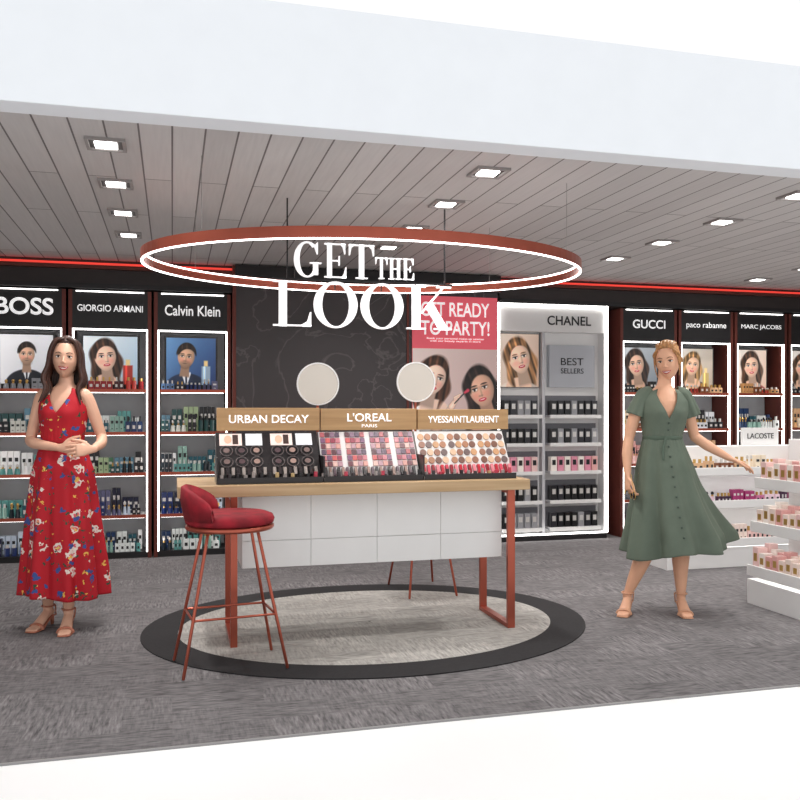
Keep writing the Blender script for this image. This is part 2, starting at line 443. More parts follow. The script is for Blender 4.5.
def products(b, x0, x1, y, z, hmax, pal, kind=None, wmin=.026, wmax=.05, run=None):
    x = x0; cols = PAL[pal]
    while x < x1-wmin:
        w = random.uniform(wmin, wmax); n = run or random.choice((2, 2, 3, 4)); c = random.choice(cols); h = random.uniform(.55, 1)*hmax
        k = kind or random.choice(('box', 'bottle', 'bottle', 'round', 'slope')); cap = random.choice((CAP, CAPK, CAPG))
        for i in range(n):
            if x+w > x1: break
            m = prodmat(c); yy = y+random.uniform(0, .012)
            lab = CAP if sum(c) < 380 else CAPK
            if k == 'box':
                b.box(x, x+w, yy, yy+.05, z, z+h, m)
                b.box(x+w*.2, x+w*.8, yy-.0015, yy, z+h*.55, z+h*.72, lab); b.box(x+w*.3, x+w*.7, yy-.0015, yy, z+h*.2, z+h*.25, lab)
            elif k == 'bottle':
                b.box(x, x+w, yy, yy+.035, z, z+h*.62, m); b.box(x+w*.33, x+w*.67, yy+.008, yy+.026, z+h*.62, z+h*.92, cap)
                b.box(x+w*.25, x+w*.75, yy-.0015, yy, z+h*.2, z+h*.40, lab)
            elif k == 'slope':
                b.cyl((x+w/2, yy+.018, z), w*.5, h*.5, m, 4, w*.34); b.cyl((x+w/2, yy+.018, z+h*.5), w*.2, h*.12, CAPG, 8); b.ell((x+w/2, yy+.018, z+h*.72), (w*.28, .012, h*.13), cap, None, 8, 6)
            else:
                b.cyl((x+w/2, yy+w/2, z), w*.46, h*.66, m, 10); b.cyl((x+w/2, yy+w/2, z+h*.66), w*.28, h*.24, cap, 8)
            x += w+.005
        x += .010
LEV = [.05, .36, .716, 1.06, 1.42]
def bay(x0, x1, brand, poster, pals):
    g = grp('cosmetics_wall_shelf')
    b = MB(); Y = 7.5
    b.box(x0, x1, 7.82, 7.88, 0, 2.25, DARK)
    b.box(x0+.04, x1-.04, 7.80, 7.82, .05, 1.93, GREYB)
    b.box(x0, x0+.03, Y, 7.82, 0, 2.25, BRONZE); b.box(x1-.03, x1, Y, 7.82, 0, 2.25, BRONZE)
    b.box(x0+.03, x1-.03, Y+.02, 7.82, 0, .05, BLACK)
    b.box(x0+.03, x1-.03, Y, 7.82, 1.93, 2.25, BLACK)
    b.done('carcass', g)
    b = MB()
    b.box(x0+.03, x0+.042, Y+.005, Y+.03, .05, 1.93, LED); b.box(x1-.042, x1-.03, Y+.005, Y+.03, .05, 1.93, LED)
    b.box(x0+.045, x1-.045, Y+.01, Y+.03, 1.918, 1.93, LED)
    b.box(x0+.06, x1-.06, Y-.012, Y, 2.234, 2.242, LED)
    b.done('led_strips', g)
    b = MB()
    for z in LEV[1:]:
        b.box(x0+.03, x1-.03, Y+.02, 7.80, z-.018, z, WHITE); b.box(x0+.03, x1-.03, Y+.008, Y+.02, z-.022, z+.006, COPPER)
        b.box(x0+.06, x1-.06, Y+.03, Y+.045, z-.026, z-.018, LED)
    b.done('shelves', g)
    portrait(g, x0+.1, x1-.12, 7.672, 1.47, 1.88, **poster)
    b = MB(); b.box(x0+.085, x1-.105, 7.675, 7.8, 1.42, 1.895, BLACK); b.done('poster_lightbox', g)
    text(brand[0], (x0+x1)/2, Y-.004, 2.10, brand[1], brand[2], TXT, g, 'header_lettering', bold=brand[3] if len(brand) > 3 else 0)
    b = MB()
    for z, p in zip(LEV, pals):
        products(b, x0+.06, x1-.06, 7.54, z+.001, .17 if z < 1.4 else .12, p)
        if z < 1.4: products(b, x0+.06, x1-.06, 7.66, z+.001, .22, p, 'box')
    b.done('perfume_bottles', g)
PB = dict
bay(-1.48, -.85, ('BOSS', .14, .44, .02), PB(bg=(236, 236, 239), bg2=(196, 198, 204), skin=(222, 178, 150), hair=(44, 33, 28), shirt=(30, 32, 40), s=.95), ['blue', 'teal', 'teal', 'green', 'grey'])
bay(-.83, -.17, ('GIORGIO ARMANI', .055, .52, .01), PB(bg=(226, 232, 236), bg2=(150, 176, 196), skin=(236, 196, 172), hair=(70, 46, 34), shirt=(50, 54, 70), longhair=True, cx=.40, s=1.35, fz=.58, tilt=.12, turn=.2, prop=(.82, (190, 60, 50))), ['teal', 'blue', 'green', 'teal', 'red'])
bay(-.15, .49, ('Calvin Klein', .09, .46, .01), PB(bg=(96, 140, 184), bg2=(28, 50, 96), skin=(212, 168, 138), hair=(44, 32, 26), shirt=(36, 48, 74), cx=.40, s=1.1, tilt=-.1, turn=-.2, prop=(.80, (170, 196, 220))), ['teal', 'blue', 'teal', 'green', 'blue'])
bay(4.25, 4.88, ('GUCCI', .085, .36, .01), PB(bg=(196, 200, 204), bg2=(110, 118, 126), skin=(226, 184, 158), hair=(58, 40, 32), shirt=(36, 38, 46), longhair=True, cx=.42, s=1.35, tilt=.15), ['mag', 'grey', 'pink', 'warm', 'black'])
bay(4.90, 5.53, ('paco rabanne', .075, .46), PB(bg=(218, 212, 204), bg2=(150, 136, 120), skin=(230, 188, 158), hair=(170, 130, 84), shirt=(70, 58, 58), longhair=True, s=1.2, cx=.42, tilt=-.12, prop=(.8, (210, 180, 110))), ['pink', 'mag', 'warm', 'grey', 'warm'])
bay(5.55, 6.18, ('MARC JACOBS', .055, .48), PB(bg=(238, 228, 220), bg2=(200, 170, 150), skin=(236, 196, 170), hair=(84, 56, 40), shirt=(186, 90, 84), longhair=True, s=1.35, cx=.55, tilt=.1), ['warm', 'pink', 'grey', 'teal', 'warm'])
bay(6.20, 6.83, ('DIOR', .09, .3), PB(bg=(216, 208, 200), skin=(228, 186, 158), hair=(90, 60, 40), shirt=(50, 46, 54), longhair=True, s=1.2), ['warm', 'pink', 'pink', 'warm', 'grey'])

# ------------------------------------------------------------ dark feature wall + poster
b = MB()
b.box(.53, 2.93, 7.42, YB-.001, 0, ZC-.001, m_marble())
b.done('wall_feature')
g = grp('feature_wall_canopy')
b = MB(); b.box(.52, 2.94, 7.36, 7.418, 2.34, 2.49, BLACK); b.box(.52, 2.94, 7.352, 7.36, 2.34, 2.355, BRONZE); b.done('panel', g)
b = MB(); b.box(.50, .528, 7.40, 7.9, 0, 2.49, BRONZE); b.box(2.05, 2.07, 7.41, 7.42, .1, 2.34, BRONZE); b.done('trim', g)
g = grp('advertising_poster')
b = MB(); x0, x1, z0, z1, y = 2.10, 2.92, .95, 2.29, 7.402
b.box(x0, x1, y, y+.014, z0, z1, pm((236, 100, 114))); b.done('board', g)
P = Paint(.82, .86, (226, 206, 200), (170, 140, 136))
figure(P, .66, .50, .155, (226, 176, 150), (42, 28, 26), (40, 34, 38), True, tilt=.30, turn=-.35, lip=(186, 34, 60))
figure(P, .20, .60, .145, (242, 206, 186), (84, 52, 38), (240, 236, 234), True, tilt=-.26, turn=.4, lip=(196, 50, 70))
# raised arm with make-up brush between them
def seg(P, ax, az, bx, bz, ra, rb, col):
    dx, dz = bx-ax, bz-az; t = np.clip(((P.X-ax)*dx+(P.Z-az)*dz)/(dx*dx+dz*dz), 0, 1)
    d = np.sqrt((P.X-ax-t*dx)**2+(P.Z-az-t*dz)**2); r = ra+(rb-ra)*t
    P.put(sm(d-r, .008), np.array(col, float)*np.clip(1.05-.35*(d/r)**2, .5, 1.1)[..., None])
seg(P, .18, .05, .38, .34, .050, .030, (238, 200, 178)); seg(P, .37, .33, .42, .40, .032, .022, (240, 204, 184))
for q in range(3): seg(P, .40, .39+.012*q, .455, .405+.018*q, .010, .008, (240, 202, 182))
seg(P, .40, .36, .50, .46, .005, .005, (30, 26, 28)); seg(P, .50, .46, .53, .48, .012, .018, (190, 60, 80))
hang(P, x0, y-.003, z0, g)
text('GET READY', x0+.41, y-.004, z1-.12, .13, .66, TXT, g, 'headline', bold=.01)
text('TO PARTY!', x0+.41, y-.004, z1-.29, .13, .66, TXT, g, 'headline_lower', bold=.01)
text('Book your personal make-up session\nwith our beauty experts in store', x0+.41, y-.004, z1-.40, .045, .55, TXT, g, 'caption')

# ------------------------------------------------------------ white illuminated wall unit
g = grp('illuminated_wall_display')
b = MB()
x0, x1 = 2.96, 4.10
b.box(x0, x1, 7.62, 7.88, 0.03, 2.25, WHITE)
b.box(x0, x1, 7.5, 7.88, 0, .06, BLACK)
for a in ((x0, x0+.03), (x1-.03, x1)): b.box(a[0], a[1], 7.5, 7.62, .06, 2.25, WHITE)
b.box(x0+.03, x1-.03, 7.5, 7.62, 2.0, 2.25, WHITE)
LG = mat('light_grey_panel', (206, 206, 210), .5, var=.02)
b.box(3.44, 3.47, 7.55, 7.62, .06, 2.0, LG)
b.done('carcass', g)
b = MB()
b.box(x0-.005, x0+.014, 7.48, 7.5, .06, 2.26, LED); b.box(x1-.014, x1+.005, 7.48, 7.5, .06, 2.26, LED); b.box(x0, x1, 7.48, 7.5, 2.24, 2.26, LED)
b.box(x0, x1, 7.48, 7.5, .055, .07, LED); b.done('led_frame', g)
text('CHANEL', 3.70, 7.496, 2.11, .09, .46, TXTK, g, 'header_lettering', bold=.015)
portrait(g, x0+.05, 3.42, 7.586, 1.47, 1.98, bg=(232, 214, 200), bg2=(190, 160, 140), skin=(238, 200, 174), hair=(166, 118, 76), shirt=(224, 206, 194), longhair=True, s=1.7, fz=.56, tilt=.25, turn=.2)
b = MB(); b.box(x0+.045, 3.425, 7.59, 7.62, 1.465, 1.985, BLACK); b.done('poster_frame', g)
b = MB(); GP = mat('grey_print', (170, 172, 178), .5, em=.1); b.box(3.52, 4.0, 7.56, 7.62, 1.47, 1.88, GP); b.done('feature_panel', g)
text('BEST', 3.76, 7.556, 1.72, .07, .24, TXTK, g, 'panel_lettering'); text('SELLERS', 3.76, 7.556, 1.63, .05, .24, TXTK, g, 'panel_lettering_small')
b = MB(); pr = MB()
rows = [(1.20, 'black'), (.93, 'grey'), (.66, 'pink'), (.38, 'black'), (.12, 'black')]
for (a0, a1) in ((x0+.05, 3.42), (3.50, 4.04)):
    for z, p in rows:
        b.box(a0, a1, 7.50, 7.62, z-.018, z, LG); b.box(a0, a1, 7.495, 7.5, z-.03, z+.004, WHITE)
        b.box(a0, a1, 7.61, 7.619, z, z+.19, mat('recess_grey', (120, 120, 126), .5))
        x = a0+.02; n = 0
        while x < a1-.08:
            c = (226, 150, 170) if p == 'pink' and n % 2 else random.choice(PAL['pink'] if p == 'pink' else PAL['black']+[(150, 150, 154)])
            pr.box(x, x+.060, 7.52, 7.59, z+.001, z+.14, prodmat(c)); pr.box(x+.012, x+.048, 7.5185, 7.52, z+.06, z+.11, CAP if sum(c) < 500 else CAPK); x += .072; n += 1
b.done('shelves', g); pr.done('boxed_cosmetics', g)

# ------------------------------------------------------------ oval floor mat
g = grp('oval_carpet_inlay')
b = MB(); cx, cy = 1.12, 4.88
b.band(cx, cy, .0005, .006, 1.29, 1.05, 1.09, .84, mat('black_carpet', (36, 34, 36), .9, var=.15, vscale=60)); b.done('border', g)
b = MB(); b.band(cx, cy, .0005, .006, 1.09, .84, .01, .01, m_carpet('light_carpet', (136, 133, 129), (196, 192, 186), 1.3, .12)); b.done('field', g)

# ------------------------------------------------------------ make-up counter
g = grp('makeup_counter')
OAK = m_wood('pale_oak', (178, 146, 106), (200, 170, 132))
b = MB(); b.box(.025, 1.955, 4.45, 5.06, .80, .86, OAK); b.done('counter_top', g, bevel=.004)
b = MB(); b.box(.36, 1.845, 4.615, 5.02, .40, .80, WHITE)
for i in range(4):
    for (z0, z1) in ((.402, .545), (.548, .79)):
        xx0 = .36+i*.371; b.box(xx0+.001, xx0+.370, 4.605, 4.615, z0, z1, WHITE)
b.done('drawer_body', g, bevel=.001)
b = MB()
for x, hw in ((.312, .018), (1.87, .022)):
    b.box(x-hw, x+hw, 4.52, 4.545, .006, .80, COPPER); b.box(x-hw, x+hw, 4.97, 4.995, .006, .80, COPPER)
    b.box(x-hw, x+hw, 4.545, 4.97, .006, .03, COPPER); b.box(x-hw, x+hw, 4.545, 4.97, .775, .80, COPPER)
b.done('leg_frames', g, bevel=.002)

g = grp('makeup_tester_display')
S = [(.225, .785), (.79, 1.345), (1.35, 1.90)]
SG = [(.232, .805), (.806, 1.374), (1.375, 1.945)]
GS = m_wood('gold_sign_board', (172, 134, 90), (194, 156, 110))
b = MB()
for i, (a0, a1) in enumerate(SG):
    b.box(a0+.003, a1-.003, 4.745, 4.79, 1.135, 1.262-.004*i, GS)
b.done('sign_boards', g, bevel=.003)
text('URBAN DECAY', .52, 4.742, 1.20, .045, .44, TXT, g, 'sign_lettering', bold=.01)
text("L'OREAL", 1.09, 4.742, 1.208, .048, .26, TXT, g, 'sign_lettering', bold=.01); text('PARIS', 1.09, 4.742, 1.16, .018, .09, TXT, g, 'sign_lettering')
text('YVESSAINTLAURENT', 1.66, 4.742, 1.195, .04, .44, TXT, g, 'sign_lettering', bold=.01)
b = MB()
TB = mat('tester_black', (34, 30, 32), .3)
TW = mat('tester_white', (228, 224, 222), .4)
YA, ZA, YB2, ZB2 = 4.58, .885, 4.74, 1.125
for i, (a0, a1) in enumerate(S):
    m = TB if i == 0 else TW
    P = [(YA-.06, .861), (YA-.06, .882), (YA, ZA), (YB2, ZB2), (YB2+.05, ZB2), (YB2+.05, .861)]
    vs = [(a0+.003, y, z) for y, z in P]+[(a1-.003, y, z) for y, z in P]; n = len(P)
    b.add(vs, [tuple(range(n)), tuple(range(2*n-1, n-1, -1))]+[(k, n+k, n+(k+1) % n, (k+1) % n) for k in range(n)], m)
    b.box(a0+.003, a1-.003, YA-.066, YA-.06, .861, .893, TB)
    b.box(a0-.002, a0+.006, YA-.05, YB2, .861, 1.0, TB)
b.box(1.40, 1.93, YB2, YB2+.05, .861, 1.13, TB)
b.done('stands', g)
dv = Vector((0, YB2-YA, ZB2-ZA)); L = dv.length; dn = dv.normalized(); nn = Vector((0, -dn.z, dn.y))
def slab(b, x, u, w, h, th, m, round_=False):
    o = Vector((x, YA, ZA))+dn*u*L+nn*.0005
    if round_:
        k = 14; vs = []
        for t in (0, th):
            for j in range(k):
                a = 2*math.pi*j/k; vs.append(o+Vector((math.cos(a)*w/2, 0, 0))+dn*math.sin(a)*h/2+nn*t)
        b.add(vs, [tuple(range(k)), tuple(range(k, 2*k))]+[(j, (j+1) % k, k+(j+1) % k, k+j) for j in range(k)], m)
    else:
        vs = []
        for t in (0, th):
            for sx, sy in ((-1, -1), (1, -1), (1, 1), (-1, 1)): vs.append(o+Vector((sx*w/2, 0, 0))+dn*sy*h/2+nn*t)
        b.add(vs, [(0, 1, 2, 3), (4, 5, 6, 7), (0, 1, 5, 4), (1, 2, 6, 5), (2, 3, 7, 6), (3, 0, 4, 7)], m)
b = MB()
for q in range(2):
    xo = .232+q*.275
    slab(b, xo+.075, .84, .12, .075, .003, pm((236, 214, 206))); slab(b, xo+.06, .84, .04, .05, .005, pm((224, 176, 150)), True); slab(b, xo+.1, .84, .03, .06, .004, pm((60, 40, 34)))
    slab(b, xo+.2, .84, .09, .075, .003, pm((220, 222, 226)))
    for r_ in (.58, .34):
        for k in range(3):
            slab(b, xo+.05+k*.08, r_, .070, .066, .010, mat('compact_rim', (120, 112, 112), .25, .5), True)
            slab(b, xo+.05+k*.08, r_, .060, .056, .012, mat('compact_black', (22, 20, 22), .2), True)
            slab(b, xo+.05+k*.08, r_, .034, .030, .014, mat('compact_tint_%d' % ((k+q) % 3), [(130, 108, 104), (90, 70, 74), (170, 140, 130)][(k+q) % 3], .3), True)
    for k in range(9): slab(b, xo+.025+k*.028, .12, .016, .045, .02, mat('lip_tube_%d' % (k % 2), [(176, 166, 160), (60, 54, 56)][k % 2], .3, .5))
shade = [(206, 150, 140), (176, 90, 96), (150, 60, 80), (110, 60, 70), (90, 50, 60), (196, 120, 130), (220, 180, 170), (140, 110, 130), (120, 80, 110), (180, 140, 150), (90, 70, 90), (200, 90, 90)]
for r_ in range(6):
    for k in range(19):
        if k in (4, 9, 14): continue
        i = (r_*5+k*3) % 12
        slab(b, .812+k*.0285, .27+r_*.132, .025, .030, .006, mat('shade_%d' % i, shade[i], .4))
for k in range(22):
    slab(b, .812+k*.0238, .09, .014, .05, .016, mat('pencil_%d' % (k % 3), [(40, 36, 40), (150, 120, 110), (90, 70, 80)][k % 3], .4))
sh2 = [(196, 150, 110), (170, 120, 90), (120, 84, 70), (214, 180, 150), (150, 104, 84), (110, 92, 90)]
for q in range(3):
    for r_ in range(4):
        for k in range(4):
            i = (r_*2+k+q) % 6
            slab(b, 1.385+q*.180+k*.042, .32+r_*.18, .038, .042, .006, mat('pan_%d' % i, sh2[i], .4), True)
for k in range(20):
    c = [(190, 30, 50), (210, 70, 90), (150, 20, 40), (226, 130, 140)][k % 4]
    slab(b, 1.37+k*.0272, .10, .017, .05, .018, mat('lipstick_%d' % (k % 4), c, .35))
b.done('makeup_samples', g)
b = MB()
for x in [(.25+i*.0415) for i in range(40)]:
    c = random.choice([(30, 28, 30), (60, 54, 56), (200, 170, 120), (190, 60, 80), (160, 150, 146)])
    b.cyl((x, 4.545, .8825), .010, random.uniform(.022, .04), prodmat(c), 8)
b.done('lipstick_row', g)
MIR = mat('mirror_glass', (214, 206, 196), .18, .35)
for (x, z, r) in ((.81, 1.40, .123), (1.397, 1.416, .119)):
    g = grp('round_vanity_mirror')
    b = MB(); b.ring_y((x, z), (r, r), (r-.008, r-.008), 4.84, .014, WHITE); b.disc_y((x, 4.844, z), r-.007, r-.007, MIR, 40, .008); b.done('mirror', g)
    b = MB(); b.cyl((x, 4.86, .87), .008, z-.87, COPPER, 12); b.cyl((x, 4.86, .861), .05, .01, COPPER, 24); b.done('stand', g)

# ------------------------------------------------------------ ring light + letters
g = grp('oval_pendant_light')
b = MB(); a_, b_ = 1.29, .93
b.band(cx, cy, 2.072, 2.128, a_, b_, a_-.02, b_-.02, COPPER); b.done('copper_band', g)
b = MB(); b.band(cx, cy, 2.066, 2.0725, a_-.003, b_-.003, a_-.013, b_-.013, LEDR); b.band(cx, cy, 2.116, 2.124, a_-.0195, b_-.0195, a_-.024, b_-.024, LEDR)
b.done('led_strip', g)
b = MB()
for t in (40, 140, 220, 320):
    t = math.radians(t); b.cyl((cx+(a_-.01)*math.cos(t), cy+(b_-.01)*math.sin(t), 2.12), .0015, ZC-2.12, FR, 6)
b.done('suspension_cables', g)

def letter(b, ch, x, z, w, h, y, th, m):
    def R(x0, x1, y0, y1): b.box(x+x0*w, x+x1*w, y, y+th, z+y0*h, z+y1*h, m)
    def Pg(p): b.poly_y([(x+q[0]*w, z+q[1]*h) for q in p], y, th, m)
    t = .035
    if ch == 'L':
        R(.15, .36, 0, 1); R(0, .50, 1-t, 1); R(0, 1, 0, t); Pg([(.78, 0), (1, 0), (1, .32), (.97, .32), (.90, .12), (.74, t)])
    elif ch == 'O':
        b.ring_y((x+.5*w, z+.5*h), (.5*w, .52*h), (.31*w, .48*h), y, th, m)
    elif ch == 'K':
        R(.12, .30, 0, 1); R(0, .42, 1-t, 1); R(0, .42, 0, t)
        Pg([(.30, .36), (.34, .36), (.85, 1), (.80, 1)]); R(.66, .98, 1-t, 1)
        Pg([(.42, .52), (.54, .67), (.93, 0), (.72, 0)]); R(.60, 1.0, 0, t)
    elif ch == 'G':
        b.ring_y((x+.48*w, z+.5*h), (.48*w, .52*h), (.28*w, .48*h), y, th, m, math.radians(48), math.radians(325))
        R(.70, .88, .06, .42); R(.58, 1.0, .42-t, .42); Pg([(.84, .66), (.87, .66), (.87, 1), (.84, 1), (.74, .90)])
    elif ch == 'E':
        R(.13, .34, 0, 1); R(0, .95, 1-t, 1); R(0, 1, 0, t); R(.34, .68, .48, .48+t); R(.65, .70, .36, .64)
        Pg([(.74, 1), (.95, 1), (.95, .70), (.92, .70), (.86, .88)]); Pg([(.76, 0), (1, 0), (1, .32), (.97, .32), (.89, .12)])
    elif ch == 'T':
        R(.40, .60, 0, 1); R(0, 1, 1-t, 1); R(.26, .74, 0, t)
        Pg([(0, 1), (.24, 1), (.08, .88), (.03, .68), (0, .68)]); Pg([(1, 1), (.76, 1), (.92, .88), (.97, .68), (1, .68)])
    elif ch == 'H':
        R(.14, .32, 0, 1); R(.68, .86, 0, 1); R(.32, .68, .48, .52)
        for a0 in (0, .54): R(a0, a0+.46, 0, t); R(a0, a0+.46, 1-t, 1)
g = grp('hanging_letter_sign')
b = MB(); YL = 4.99; K = YL/4.9
def LT(ch, x, z, w, h): letter(b, ch, x*K, 1.25+(z-1.25)*K, w*K, h*K, YL, .02, TXT)
for ch, x, w in (('L', .56, .22), ('O', .795, .26), ('O', 1.075, .26), ('K', 1.355, .285)): LT(ch, x, 1.735, w, .262)
for ch, x, w in (('G', .68, .16), ('E', .858, .13), ('T', 1.005, .15)): LT(ch, x, 2.025, w, .20)
for ch, x, w in (('T', 1.165, .072), ('H', 1.245, .08), ('E', 1.333, .068)): LT(ch, x, 2.03, w, .125)
b.done('letters', g)
b = MB()
zr = 1.25+(2.006-1.25)*K
b.box(.57, 1.68, YL+.02, YL+.03, zr, zr+.01, BLACK)
for x in (.655, 1.63): b.box(x-.004, x+.004, YL+.02, YL+.03, zr, ZC, BLACK)
for x in (.70, .915, 1.103, 1.22, 1.31, 1.39): b.box(x-.003, x+.003, YL+.02, YL+.028, zr, zr+.06, BLACK)
for x in (.63, .94, 1.225, 1.44): b.box(x-.003, x+.003, YL+.02, YL+.028, zr-.05, zr, BLACK)
b.done('hanging_frame', g)

# ------------------------------------------------------------ bar stools
VEL = mat('red_velvet', (138, 10, 30), .8, var=.35, vscale=14)
def stool(x, y, rz):
    g = grp('bar_stool', (x, y, 0), rz)
    b = MB(); b.lathe((0, 0, 0), [(.02, .695), (.19, .695), (.212, .705), (.216, .722), (.206, .742), (.18, .752), (.02, .756)], VEL)
    b.done('seat', g, True)
    b = MB(); n = 28; vs = []
    for i in range(n+1):
        t = i/n; a = math.radians(118+142*t); hh = .105*math.sin(math.pi*t)**.6+.015
        for (r, z) in ((.190, .735), (.218, .725), (.236, .75+hh*.6), (.232, .76+hh), (.214, .77+hh), (.198, .75+hh*.5)):
            vs.append((r*math.cos(a), r*math.sin(a), z))
    fs = [(i*6+k, i*6+(k+1) % 6, (i+1)*6+(k+1) % 6, (i+1)*6+k) for i in range(n) for k in range(6)]
    fs += [tuple(range(6)), tuple(range(n*6+5, n*6-1, -1))]
    b.add(vs, fs, VEL); b.done('backrest', g, True)
    b = MB(); b.lathe((0, 0, 0), [(.02, .672), (.205, .672), (.213, .68), (.213, .692), (.205, .696), (.02, .696)], COPPER); b.done('seat_pan', g, True)
    b = MB(); ft = []
    for k, a in enumerate((168, 236, 348, 56)):
        a = math.radians(a); p0 = Vector((.14*math.cos(a), .14*math.sin(a), .68)); p1 = Vector((.295*math.cos(a), .295*math.sin(a), .014))
        b.tube([p0, p1], [.0080, .0080], COPPER, 10); ft.append(p0.lerp(p1, .62))
    for i, j in ((0, 1), (1, 2), (2, 3), (3, 0)): b.tube([ft[i], ft[j]], [.0060, .0060], COPPER, 8)
    b.done('legs', g, True)
stool(.272, 4.22, -TH)
stool(1.66, 5.62, math.radians(70))

# ------------------------------------------------------------ gondolas (right)
def gondola(x0, x1, y0, y1, levels, side, topz, pals):
    g = grp('display_gondola'); b = MB(); led = MB(); pr = MB()
    b.box(x0, x1, y0, y1, 0, .16, WHITE)
    if side == 'x':
        b.box(x0+.30, x1-.02, y0+.02, y1-.02, .16, topz, WHITE)
    else:
        b.box(x0+.02, x1-.02, y0+.26, y1-.02, .16, topz, WHITE)
    for i, z in enumerate(levels):
        s = .03*i
        if side == 'x':
            b.box(x0+s, x0+.30, y0+.01, y1-.01, z-.02, z, WHITE); b.box(x0+s-.012, x0+s, y0+.01, y1-.01, z-.035, z+.035, WHITE)
            led.box(x0+s+.02, x0+s+.04, y0+.03, y1-.03, z-.026, z-.02, LED)
            yy = y0+.03
            while yy < y1-.08:
                c = random.choice(PAL[pals[i]]); h = random.uniform(.10, .15)
                pr.box(x0+s+.02, x0+s+.09, yy, yy+.05, z+.001, z+h, prodmat(c)); pr.box(x0+s+.0185, x0+s+.02, yy+.01, yy+.04, z+h*.4, z+h*.75, CAPG)
                pr.box(x0+s+.11, x0+s+.17, yy, yy+.05, z+.001, z+h+.02, prodmat(c)); yy += .06
        else:
            b.box(x0+.01, x1-.01, y0+s, y0+.26, z-.02, z, WHITE); b.box(x0+.01, x1-.01, y0+s-.012, y0+s, z-.035, z+.03, WHITE)
            led.box(x0+.03, x1-.03, y0+s+.02, y0+s+.04, z-.026, z-.02, LED)
            products(pr, x0+.04, x1-.04, y0+s+.04, z+.001, .15, pals[i])
    b.done('body', g, bevel=.003); led.done('led_strips', g); pr.done('boxed_cosmetics', g)
    return g
gondola(3.60, 4.42, 3.97, 4.74, [.22, .50, .78], 'x', 1.06, ['pink', 'pink', 'pink'])
gg = gondola(3.72, 5.6, 5.85, 6.3, [.20, .50, .76], 'y', .95, ['pink', 'mag', 'warm'])
b = MB(); b.box(4.66, 5.02, 6.2, 6.22, .95, 1.10, WHITE); b.done('sign_board', gg)
text('LACOSTE', 4.84, 6.196, 1.03, .045, .26, TXTK, gg, 'sign_lettering')

# ------------------------------------------------------------ people
def interp(z, tab):
    zs = [t[0] for t in tab]
    return [float(np.interp(z, zs, [t[i] for t in tab])) for i in range(1, len(tab[0]))]

def hand(b, wrist, d, palm, thumb, m, curl=.35, s=1.0, spread=.0):
    """d: finger direction, palm: normal of palm side, thumb: side of the thumb"""
    W = Vector(wrist); d = Vector(d).normalized(); p = Vector(palm); p = (p-d*p.dot(d)).normalized(); t = d.cross(p)
    if t.dot(Vector(thumb)) < 0: t = -t
    b.tube([W-d*.015*s, W+d*.02*s, W+d*.055*s, W+d*.085*s], [(.016*s, .020*s), (.014*s, .027*s), (.013*s, .037*s), (.010*s, .035*s)], m, 14, up=p)
    for k, (off, ln) in enumerate(((.029, .068), (.0098, .076), (-.0098, .070), (-.028, .054))):
        o = W+d*(.082-.004*abs(k-1))*s+t*off*s
        pts = [o-d*.02*s]; cur = o; ang = curl*.4
        pts.append(cur)
        for j, f in enumerate((.45, .32, .23)):
            ang += curl*(.8+.1*k); v = d*math.cos(ang)+p*math.sin(ang)+t*off*(3+spread)
            cur = cur+v.normalized()*ln*f*s; pts.append(cur)
        b.tube(pts, [.0082*s, .0080*s, .0076*s, .0070*s, .0060*s], m, 10)
    o = W+d*.022*s+t*.018*s
    b.tube([o, o+(d*.6+t*.8)*.032*s+p*.006*s, o+(d*.85+t*.75)*.052*s+p*.012*s, o+(d*1.2+t*.72)*.066*s+p*.018*s], [.0125*s, .0105*s, .009*s, .0075*s], m, 10)

def head(skin, M, ms):
    nu, nv = 48, 40; vs = []
    for i in range(nv+1):
        th = math.pi*i/nv
        for j in range(nu):
            ph = 2*math.pi*j/nu
            x, y, z = math.sin(th)*math.cos(ph), math.sin(th)*math.sin(ph), math.cos(th)
            X = x*.071; Y = y*.092; Z = z*.116
            if z < 0:
                X *= 1-.30*(-z)**2.0; Y *= (1-.06*(-z)) if y < 0 else (1-.42*(-z))
            if y < 0:
                X *= 1-.05*(-y)
                Y -= .003*math.exp(-((Z-.024)/.012)**2-(X/.05)**2)
                for sx in (-1, 1):
                    Y += .007*math.exp(-((X-sx*.030)/.014)**2-((Z-.001)/.010)**2)
                    Y -= .005*math.exp(-((X-sx*.036)/.018)**2-((Z+.032)/.018)**2)
                Y -= .007*math.exp(-(X/.024)**2-((Z+.062)/.018)**2)
                Y -= .012*math.exp(-(X/.020)**2-((Z+.100)/.016)**2)
            vs.append(M @ Vector((X, Y+.0, Z)))
    fs = [(i*nu+j, (i+1)*nu+j, (i+1)*nu+(j+1) % nu, i*nu+(j+1) % nu) for i in range(nv) for j in range(nu)]
    skin.add(vs, fs, ms)
    skin.tube([(0, -.084, .012), (0, -.095, -.010), (0, -.105, -.029)], [.0052, .0064, .0084], ms, 10, M=M)
    for sx in (-1, 1):
        skin.ell((sx*.0085, -.096, -.032), (.0058, .008, .0050), ms, M, 10, 8)
        skin.ell((sx*.071, .006, -.008), (.006, .015, .026), ms, M, 12, 8)

